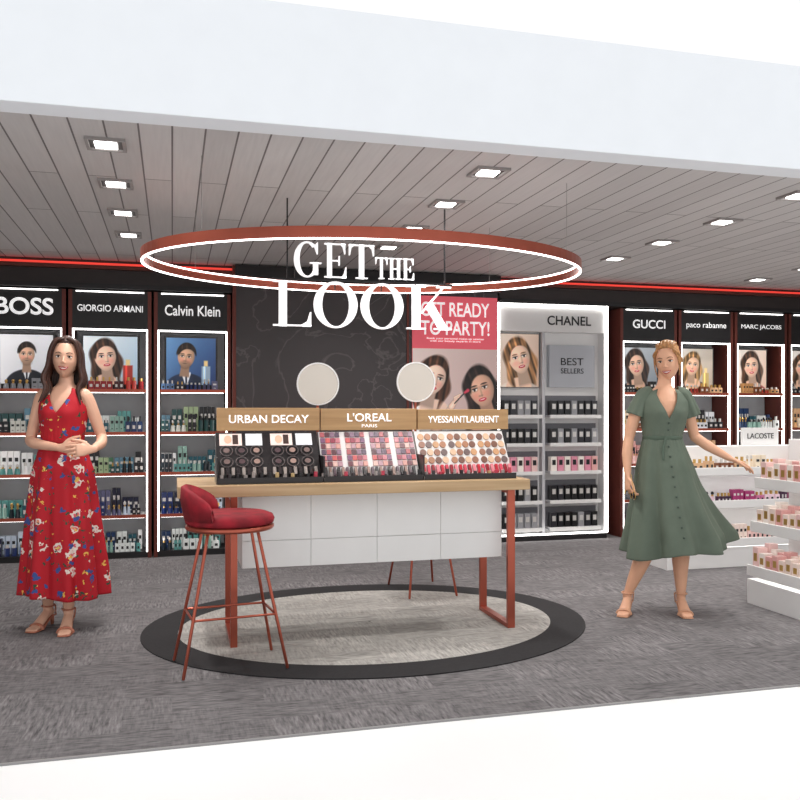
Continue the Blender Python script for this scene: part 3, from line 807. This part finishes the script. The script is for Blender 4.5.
def face(M, g, iris, lip, brow):
    b = MB(); W = mat('eye_white', (244, 240, 236), .2)
    for sx in (-1, 1):
        b.ell((sx*.0295, -.0765, .001), (.0145, .0095, .0066), W, M)
        b.ell((sx*.0290, -.0846, .001), (.0058, .0028, .0058), iris, M, 12, 8)
        b.ell((sx*.0290, -.0868, .001), (.0028, .0012, .0028), mat('pupil', (10, 8, 8), .1), M, 10, 6)
    b.done('eyes', g, True)
    b = MB()
    for sx in (-1, 1):
        b.tube([(sx*.0135, -.0830, .001), (sx*.022, -.0868, .0065), (sx*.033, -.0862, .0070), (sx*.046, -.0765, .003)], [.0010, .0018, .0020, .0014], mat('lashes', (24, 16, 14), .5), 6, M=M, res=3)
        b.tube([(sx*.013, -.0905, .019), (sx*.026, -.0895, .0245), (sx*.038, -.0835, .0240), (sx*.048, -.0755, .018)], [.0016, .0024, .0020, .0008], brow, 6, M=M, res=3)
    b.done('lashes_and_brows', g, True)
    b = MB()
    b.tube([(-.026, -.0785, -.054), (-.012, -.0885, -.0585), (0, -.0905, -.0575), (.012, -.0885, -.0585), (.026, -.0785, -.054)], [.0010, .0024, .0026, .0024, .0010], lip, 8, M=M, res=3)
    b.tube([(-.025, -.0785, -.056), (-.012, -.0870, -.0690), (0, -.0890, -.0715), (.012, -.0870, -.0690), (.025, -.0785, -.056)], [.0010, .0028, .0032, .0028, .0010], lip, 8, M=M, res=3)
    b.tube([(-.019, -.0820, -.0590), (0, -.0870, -.0645), (.019, -.0820, -.0590)], [.0022, .0046, .0022], mat('teeth', (248, 244, 238), .3), 8, M=M, res=3)
    b.done('mouth', g, True)

def haircap(b, M, m, sc_=1.12, hl=.62, lowback=-.55):
    """closed shell: hair follows skull; its front edge is the hairline"""
    nu, nv = 72, 40; vs = []
    for i in range(nv+1):
        for j in range(nu):
            ph = 2*math.pi*j/nu; s_ = math.sin(ph); c_ = math.cos(ph)
            if s_ < 0:
                q = max(0, min(1, ((-s_)-.30)/.30)); q = q*q*(3-2*q)
                zl = (lowback*.7)*(1-q)+hl*q
            else: zl = lowback
            th = math.acos(zl)*i/nv
            x, y, z = math.sin(th)*c_, math.sin(th)*s_, math.cos(th)
            f = i/nv; th2 = sc_-(sc_-.985)*max(0, (f-.9)/.1)
            X = x*.071*th2; Y = y*.092*th2+.002; Z = z*.116*(th2-.01)
            if z < 0: X *= 1-.2*(-z)**1.7; Y *= 1-.25*(-z)
            wv = 1+.010*math.sin(ph*17+z*4)
            vs.append(M @ Vector((X*wv, Y*wv, Z)))
    fs = [(i*nu+j, (i+1)*nu+j, (i+1)*nu+(j+1) % nu, i*nu+(j+1) % nu) for i in range(nv) for j in range(nu)]
    b.add(vs, fs, m)

def foot(b, sh, ax, ay, ang, ms, mshoe, s=1.0):
    M = Matrix.Translation((ax, ay, 0)) @ Matrix.Rotation(ang, 4, 'Z')
    f = lambda x, y, z: (x, y, z)
    b.tube([f(0, .028, .082), f(0, -.01, .078), f(0, -.06, .052), f(0, -.105, .026), f(0, -.13, .019)], [(.022, .024), (.026, .026), (.020, .030), (.013, .037), (.009, .034)], ms, 14, up=(0, 0, 1), M=M, res=3)
    for k, (xo, ln) in enumerate(((-.024, .034), (-.009, .034), (.004, .03), (.016, .026), (.027, .02))):
        b.tube([f(xo, -.125, .018), f(xo, -.130-ln*.7, .016), f(xo, -.132-ln, .013)], [.008 if k else .011, .0078 if k else .010, .0065], ms, 8, M=M)
    sh.tube([f(0, .040, .060), f(0, 0, .052), f(0, -.05, .028), f(0, -.10, .007), f(0, -.168, .006)], [(.006, .026), (.005, .026), (.005, .030), (.005, .040), (.004, .034)], mshoe, 12, up=(0, 0, 1), M=M, res=3)
    sh.tube([f(0, .036, .060), f(0, .040, .004)], [.014, .009], mshoe, 10, M=M, rnd=False)
    sh.tube([f(-.041, -.112, .010), f(-.033, -.112, .032), f(0, -.112, .042), f(.033, -.112, .032), f(.041, -.112, .010)], [(.0035, .011)]*5, mshoe, 8, M=M, res=3, up=(0, -.3, 1))
    pts = [f(.036*math.cos(t), .004+.040*math.sin(t), .120) for t in [2*math.pi*i/14 for i in range(15)]]
    sh.tube(pts, [.0045]*15, mshoe, 6, M=M)
    for sx in (-1, 1): sh.tube([f(sx*.024, .04, .06), f(sx*.034, .02, .118)], [.004, .004], mshoe, 6, M=M)

def cloth(name, g, m, prof, ztop, zbot, amp, fold, bust, Lv=90, Nn=200, th=.004, xtra=None):
    vs = []; fs = []
    for l in range(Lv):
        f = l/(Lv-1)
        for j in range(Nn):
            ph = 2*math.pi*j/Nn; s_, fr = math.cos(ph), -math.sin(ph)
            z = zbot(ph)+(ztop(s_, fr)-zbot(ph))*f
            rx, ry, cx_, cy_ = interp(z, prof); r = 1+amp(z)*fold(ph, z)
            # small gathers above and below the waist seam
            r += .010*math.exp(-((z-1.075)/.07)**2)*math.sin(34*ph)
            x = cx_+rx*r*math.cos(ph); y = cy_+ry*r*math.sin(ph)
            if fr > 0:
                for sx in (-1, 1):
                    y -= bust[2]*math.exp(-((x-cx_-sx*bust[0])/.042)**2-((z-bust[1])/.048)**2)
            if xtra: x, y, z = xtra(x, y, z, ph)
            vs.append((x, y, z))
    fs = [(l*Nn+j, l*Nn+(j+1) % Nn, (l+1)*Nn+(j+1) % Nn, (l+1)*Nn+j) for l in range(Lv-1) for j in range(Nn)]
    b = MB(); b.add(vs, fs, m); o = b.done(name, g, True)
    so = o.modifiers.new('thick', 'SOLIDIFY'); so.thickness = th; so.offset = 1
    return o

def finish_skin(b, g, name='body'):
    o = b.done(name, g, True)
    r = o.modifiers.new('union', 'REMESH'); r.mode = 'VOXEL'; r.voxel_size = .0036; r.use_smooth_shade = True
    s = o.modifiers.new('soft', 'SMOOTH'); s.factor = .5; s.iterations = 3
    return o

# ---- woman 1 : long red floral dress
SK1 = mat('skin_warm', (230, 180, 153), .5, var=.03, vscale=20)
HR1 = mat('hair_dark_brown', (64, 38, 30), .45, var=.4, vscale=60)
g = grp('woman', (-.605, 5.20, 0), -TH)
prof1 = [(.15, .235, .185, .0, .02), (.35, .222, .175, .0, .02), (.6, .196, .155, .0, .01), (.78, .178, .138, 0, .005), (.9, .166, .124, 0, 0), (1.0, .135, .104, 0, 0),
         (1.07, .112, .088, 0, 0), (1.15, .124, .094, 0, 0), (1.24, .136, .104, .005, 0), (1.30, .134, .092, .008, 0), (1.345, .118, .074, .01, .004), (1.375, .085, .058, .01, .008), (1.40, .05, .05, .012, .01)]
b = MB()
rings = []
for z in np.linspace(.80, 1.385, 30):
    rx, ry, cx_, cy_ = interp(z, prof1); rings.append((cx_, cy_, z, max(rx-.010, .04), max(ry-.010, .038)))
rings += [(.013, .014, 1.405, .043, .042), (.016, .016, 1.44, .038, .040), (.02, .016, 1.50, .040, .044)]
b.loft(rings, SK1, 32)
b.tube([(-.075, .005, 1.345), (-.118, .004, 1.325), (-.150, .012, 1.24), (-.195, .02, 1.075)], [.036, .040, .036, .030], SK1, 14, res=4)
b.tube([(-.195, .02, 1.075), (-.13, -.06, 1.06), (.035, -.135, 1.04)], [.030, .032, .020], SK1, 14, res=4)
hand(b, (.040, -.137, 1.04), (1, -.05, -.03), (0, 1, 0), (0, 0, 1), SK1, curl=.28)
b.tube([(.09, .005, 1.345), (.130, .004, 1.325), (.168, .02, 1.23), (.205, .05, 1.095)], [.036, .040, .035, .029], SK1, 14, res=4)
b.tube([(.205, .05, 1.095), (.225, -.02, 1.06), (.225, -.135, 1.035)], [.030, .031, .020], SK1, 14, res=4)
hand(b, (.224, -.142, 1.033), (-.70, -.50, -.05), (-.4, .7, -.2), (0, 0, 1), SK1, curl=.35)
for sx, ax, ay in ((-1, -.105, .05), (1, .045, -.03)):
    b.tube([(sx*.07, 0, .86), (sx*.06, -.01, .50), (ax, ay+.01, .30), (ax, ay, .12), (ax, ay+.005, .085)], [.085, .056, .05, .028, .028], SK1, 14, res=4)
sh = MB(); TAN = mat('tan_leather', (190, 120, 96), .45)
foot(b, sh, -.105, .05, math.radians(-12), SK1, TAN); foot(b, sh, .045, -.03, math.radians(12), SK1, TAN)
M1 = Matrix.Translation((.022, -.012, 1.548)) @ Matrix.Rotation(math.radians(14), 4, 'Z') @ Matrix.Rotation(math.radians(3), 4, 'Y')
head(b, M1, SK1); finish_skin(b, g); sh.done('sandals', g, True)
face(M1, g, mat('iris_brown', (70, 42, 26), .2), mat('lipstick_red', (186, 36, 48), .35), mat('brow_dark', (50, 32, 26), .6))
h = MB(); haircap(h, M1, HR1, 1.12, .66, -.75)
for sx in (-1, 1):
    for k in range(18):
        f = k/17; yk = -.040+.125*f; o_ = random.uniform(-.012, .012)
        h.tube([(sx*.010, -.058+.11*f, .116-.03*abs(f-.4)), (sx*.052, -.062+.13*f, .092), (sx*.078, yk-.012*(1-f), .03), (sx*(.084+o_*.5), yk+.005, -.05),
                (sx*(.100+o_), yk-.004, -.12), (sx*(.082+o_), yk-.018, -.18), (sx*(.104+o_*1.5), yk-.04*(1-f), -.225-.04*random.random())],
               [.008, .012, .013, .014, .013, .011, .003], HR1, 8, M=M1, res=4)
for k in range(12):
    x = -.07+.0127*k
    h.tube([(x*.8, .088, .03), (x, .094, -.05), (x*1.1, .085, -.14), (x*1.1, .08, -.25-.02*random.random())], [.018, .02, .017, .005], HR1, 8, M=M1, res=4)
h.done('hair', g, True)
def zt1(s, fr):
    a = abs(s)
    if fr > 0: v = np.interp(a, [0, .10, .62, .76, .86, 1], [1.235, 1.25, 1.372, 1.372, 1.30, 1.265])
    else: v = np.interp(a, [0, .5, .76, .86, 1], [1.345, 1.372, 1.372, 1.30, 1.265])
    return float(v)
cloth('dress', g, m_floral(), prof1, zt1, lambda ph: .195+.012*math.sin(2*ph), lambda z: float(np.interp(z, [.2, .8, 1.02, 1.07, 1.12], [.105, .05, .02, .012, 0])),
      lambda ph, z: math.sin(9*ph+.8*math.sin(3*z))+.5*math.sin(16*ph+1.3)+.4*math.sin(5*ph), (.058, 1.225, .016))
b = MB(); rx, ry, cx_, cy_ = interp(1.07, prof1)
b.tube([(cx_+(rx+.004)*math.cos(t), cy_+(ry+.004)*math.sin(t), 1.07) for t in [2*math.pi*i/40 for i in range(41)]], [(.012, .004)]*41, mat('red_sash', (160, 14, 30), .7), 8, up=(0, 0, 1), rnd=False)
b.done('waist_sash', g, True)

# ---- woman 2 : sage green midi dress
SK2M = mat('skin_tan', (228, 174, 142), .5, var=.03, vscale=20)
HR2 = mat('hair_golden_brown', (178, 128, 80), .45, var=.35, vscale=60)
g = grp('woman', (2.86, 4.66, 0), -TH)
C = .07
prof2 = [(.30, .310, .215, .145, .02), (.45, .284, .20, .138, .02), (.62, .236, .172, .110, .01), (.78, .190, .142, .092, .005), (.9, .166, .126, .078, 0), (1.0, .138, .106, .068, 0),
         (1.08, .113, .090, .062, 0), (1.15, .128, .098, C-.003, 0), (1.24, .146, .108, C, 0), (1.30, .146, .096, C, 0), (1.345, .125, .076, C, .004), (1.375, .088, .060, C+.003, .008), (1.40, .05, .05, C+.004, .01)]
b = MB(); rings = []
for z in np.linspace(.80, 1.385, 30):
    rx, ry, cx_, cy_ = interp(z, prof2); rings.append((cx_, cy_, z, max(rx-.012, .04), max(ry-.012, .038)))
rings += [(C+.005, .014, 1.405, .043, .042), (C+.009, .014, 1.44, .038, .040), (C+.013, .012, 1.50, .040, .044)]
b.loft(rings, SK2M, 32)
b.tube([(C-.085, .005, 1.345), (C-.128, .004, 1.325), (-.105, .008, 1.22), (-.140, .02, 1.075)], [.036, .042, .038, .031], SK2M, 14, res=4)
b.tube([(-.140, .02, 1.075), (-.158, -.01, .98), (-.165, -.045, .855)], [.032, .032, .020], SK2M, 14, res=4)
hand(b, (-.165, -.047, .850), (-.03, -.12, -1), (1, .1, 0), (0, -1, 0), SK2M, curl=.55)
b.tube([(C+.085, .005, 1.345), (C+.128, .004, 1.325), (.232, .02, 1.22), (.272, .035, 1.085)], [.036, .042, .037, .031], SK2M, 14, res=4)
b.tube([(.272, .035, 1.085), (.34, .0, 1.03), (.455, -.055, .955)], [.032, .032, .019], SK2M, 14, res=4)
hand(b, (.460, -.058, .952), (1, -.2, -.42), (-.3, 0, -1), (0, -1, .2), SK2M, curl=.22, spread=2.5)
b.tube([(.0, 0, .86), (-.01, -.03, .50), (-.07, -.01, .32), (-.140, .02, .13), (-.148, .025, .085)], [.088, .056, .052, .028, .028], SK2M, 14, res=4)
b.tube([(.13, 0, .86), (.165, -.04, .50), (.180, .02, .32), (.176, .0, .13), (.176, .005, .085)], [.088, .056, .052, .028, .028], SK2M, 14, res=4)
sh = MB(); TAN2 = mat('nude_leather', (214, 160, 128), .4)
foot(b, sh, -.148, .02, math.radians(-26), SK2M, TAN2); foot(b, sh, .176, .0, math.radians(-4), SK2M, TAN2)
M2 = Matrix.Translation((C+.018, -.022, 1.556)) @ Matrix.Rotation(math.radians(-28), 4, 'Z') @ Matrix.Rotation(math.radians(9), 4, 'X') @ Matrix.Rotation(math.radians(-5), 4, 'Y')
head(b, M2, SK2M); finish_skin(b, g); sh.done('heeled_sandals', g, True)
face(M2, g, mat('iris_hazel', (90, 66, 36), .2), mat('lipstick_rose', (190, 70, 76), .35), mat('brow_brown', (110, 74, 48), .6))
h = MB(); haircap(h, M2, HR2, 1.11, .66, -.45)
for k in range(15):
    f = k/14; x = -.050+.100*f; dz = -6*x*x
    h.tube([(x*.85, -.064, .088+dz), (x*1.0, -.036, .110+dz+.004*math.sin(k*2.1)), (x*1.05, .03, .112+dz), (x*.5, .095, .06)], [.003, .008, .009, .007], HR2, 8, M=M2, res=4)
for sx in (-1, 1):
    for k in range(6):
        h.tube([(sx*.046, -.062+.003*k, .074-.007*k), (sx*.065, -.045+.006*k, .050-.009*k), (sx*.073, -.01+.01*k, .025-.008*k), (sx*.05, .08, .005)], [.003, .009, .011, .008], HR2, 8, M=M2, res=4)
    h.tube([(sx*.054, -.056, .06), (sx*.071, -.048, .01), (sx*.072, -.043, -.05), (sx*.064, -.044, -.095)], [.003, .005, .004, .002], HR2, 6, M=M2, res=4)
h.ell((0, .120, .05), (.044, .036, .044), HR2, M2)
for k in range(7):
    a = k*math.pi*2/7
    h.tube([(.03*math.cos(a), .12+.02*math.sin(a), .082), (.044*math.cos(a+.5), .12+.036*math.sin(a+.5), .062), (.042*math.cos(a+1), .12+.034*math.sin(a+1), .03)], [.008, .012, .007], HR2, 8, M=M2, res=3)
h.done('hair', g, True)
SAGE = mat('sage_green_fabric', (98, 110, 96), .8, var=.06, vscale=12)
def zt2(s, fr):
    a = abs(s)
    if fr > 0: v = np.interp(a, [0, .06, .60, .80, .93, 1], [1.20, 1.215, 1.378, 1.366, 1.34, 1.33])
    else: v = np.interp(a, [0, .5, .80, .93, 1], [1.355, 1.378, 1.366, 1.34, 1.33])
    return float(v)
def flare(x, y, z, ph):
    k = max(0, min(1, (.85-z)/.4)); s = max(0, math.cos(ph))**3
    return x+.055*k*k*s, y, z+.045*k*s
cloth('dress', g, SAGE, prof2, zt2, lambda ph: .385+.02*math.cos(ph)+.02*math.sin(3*ph)-.02*max(0, -math.sin(ph)), lambda z: float(np.interp(z, [.35, .8, 1.03, 1.08, 1.14], [.12, .055, .022, .012, 0])),
      lambda ph, z: math.sin(7*ph+1.2*math.sin(2.5*z))+.55*math.sin(13*ph+.7+z)+.4*math.sin(4*ph+1), (.060, 1.225, .018), xtra=flare)
b = MB()
for sx, P in ((-1, [(C-.075, .004, 1.362), (C-.118, .004, 1.338), (-.078, .006, 1.275), (-.100, .008, 1.215)]), (1, [(C+.075, .004, 1.362), (C+.118, .004, 1.338), (.218, .010, 1.275), (.240, .018, 1.215)])):
    P = [Vector(p) for p in P]; P, R_ = resample(P, [(.034, .034), (.048, .048), (.053, .053), (.060, .060)], 5)
    n = len(P); seg_ = 40; vs = []
    for i in range(n):
        T = (P[min(i+1, n-1)]-P[max(i-1, 0)]).normalized(); u = Vector((0, 1, 0)); u = (u-T*u.dot(T)).normalized(); w = T.cross(u); f = i/(n-1)
        for j in range(seg_):
            a = 2*math.pi*j/seg_; r = R_[i][0]*(1+.09*f*math.sin(8*a))
            vs.append(P[i]+u*math.sin(a)*r+w*math.cos(a)*r)
    b.add(vs, [(i*seg_+j, i*seg_+(j+1) % seg_, (i+1)*seg_+(j+1) % seg_, (i+1)*seg_+j) for i in range(n-1) for j in range(seg_)], SAGE)
o = b.done('sleeves', g, True); so = o.modifiers.new('thick', 'SOLIDIFY'); so.thickness = .003
b = MB(); rx, ry, cx_, cy_ = interp(1.08, prof2)
SB = mat('sage_belt', (80, 96, 82), .7)
b.tube([(cx_+(rx+.005)*math.cos(t), cy_+(ry+.005)*math.sin(t), 1.08) for t in [2*math.pi*i/40 for i in range(41)]], [(.014, .004)]*41, SB, 8, up=(0, 0, 1), rnd=False)
b.tube([(cx_-.01, -ry-.012, 1.08), (cx_-.03, -ry-.022, 1.02), (cx_-.035, -ry-.040, .95)], [(.003, .008)]*3, SB, 8, up=(0, 1, 0), res=3)
b.done('belt', g, True)
b = MB()
for z in (1.17, 1.13, 1.03, .97, .91, .85, .79, .73, .67, .61, .55, .49):
    rx, ry, cx_, cy_ = interp(z, prof2); b.ell((cx_, cy_-ry*1.05-.006, z), (.007, .006, .007), mat('dress_button', (70, 84, 74), .4), None, 10, 6)
b.done('buttons', g, True)
b = MB(); LN = mat('dark_lens', (40, 26, 22), .15)
for sx in (-1, 1):
    b.ell((-.150+sx*.002, -.105+sx*.030, .735), (.003, .025, .022), LN, None, 16, 10)
    pts = [(-.150, -.105+sx*.030+.027*math.cos(t), .735+.024*math.sin(t)) for t in [2*math.pi*i/20 for i in range(21)]]
    b.tube(pts, [.002]*21, GOLD, 6)
    b.tube([(-.150, -.105+sx*.055, .742), (-.155, -.085+sx*.035, .80), (-.158, -.075+sx*.02, .86)], [.0018]*3, GOLD, 6)
b.tube([(-.150, -.110, .742), (-.150, -.100, .742)], [.002, .002], GOLD, 6)
b.done('sunglasses', g, True)

# ------------------------------------------------------------ world + camera
w = bpy.data.worlds.new('daylight'); sc.world = w; w.use_nodes = True
w.node_tree.nodes['Background'].inputs[0].default_value = (1, 1, 1, 1)
w.node_tree.nodes['Background'].inputs[1].default_value = 1.03
cd = bpy.data.cameras.new('camera'); cam = bpy.data.objects.new('camera', cd); sc.collection.objects.link(cam)
cd.sensor_width = 36; cd.lens = 850/800*36; cd.shift_y = .0125; cd.clip_start = .05
cam.location = (0, 0, 1.25); cam.rotation_euler = (math.pi/2, 0, -TH)
sc.camera = cam
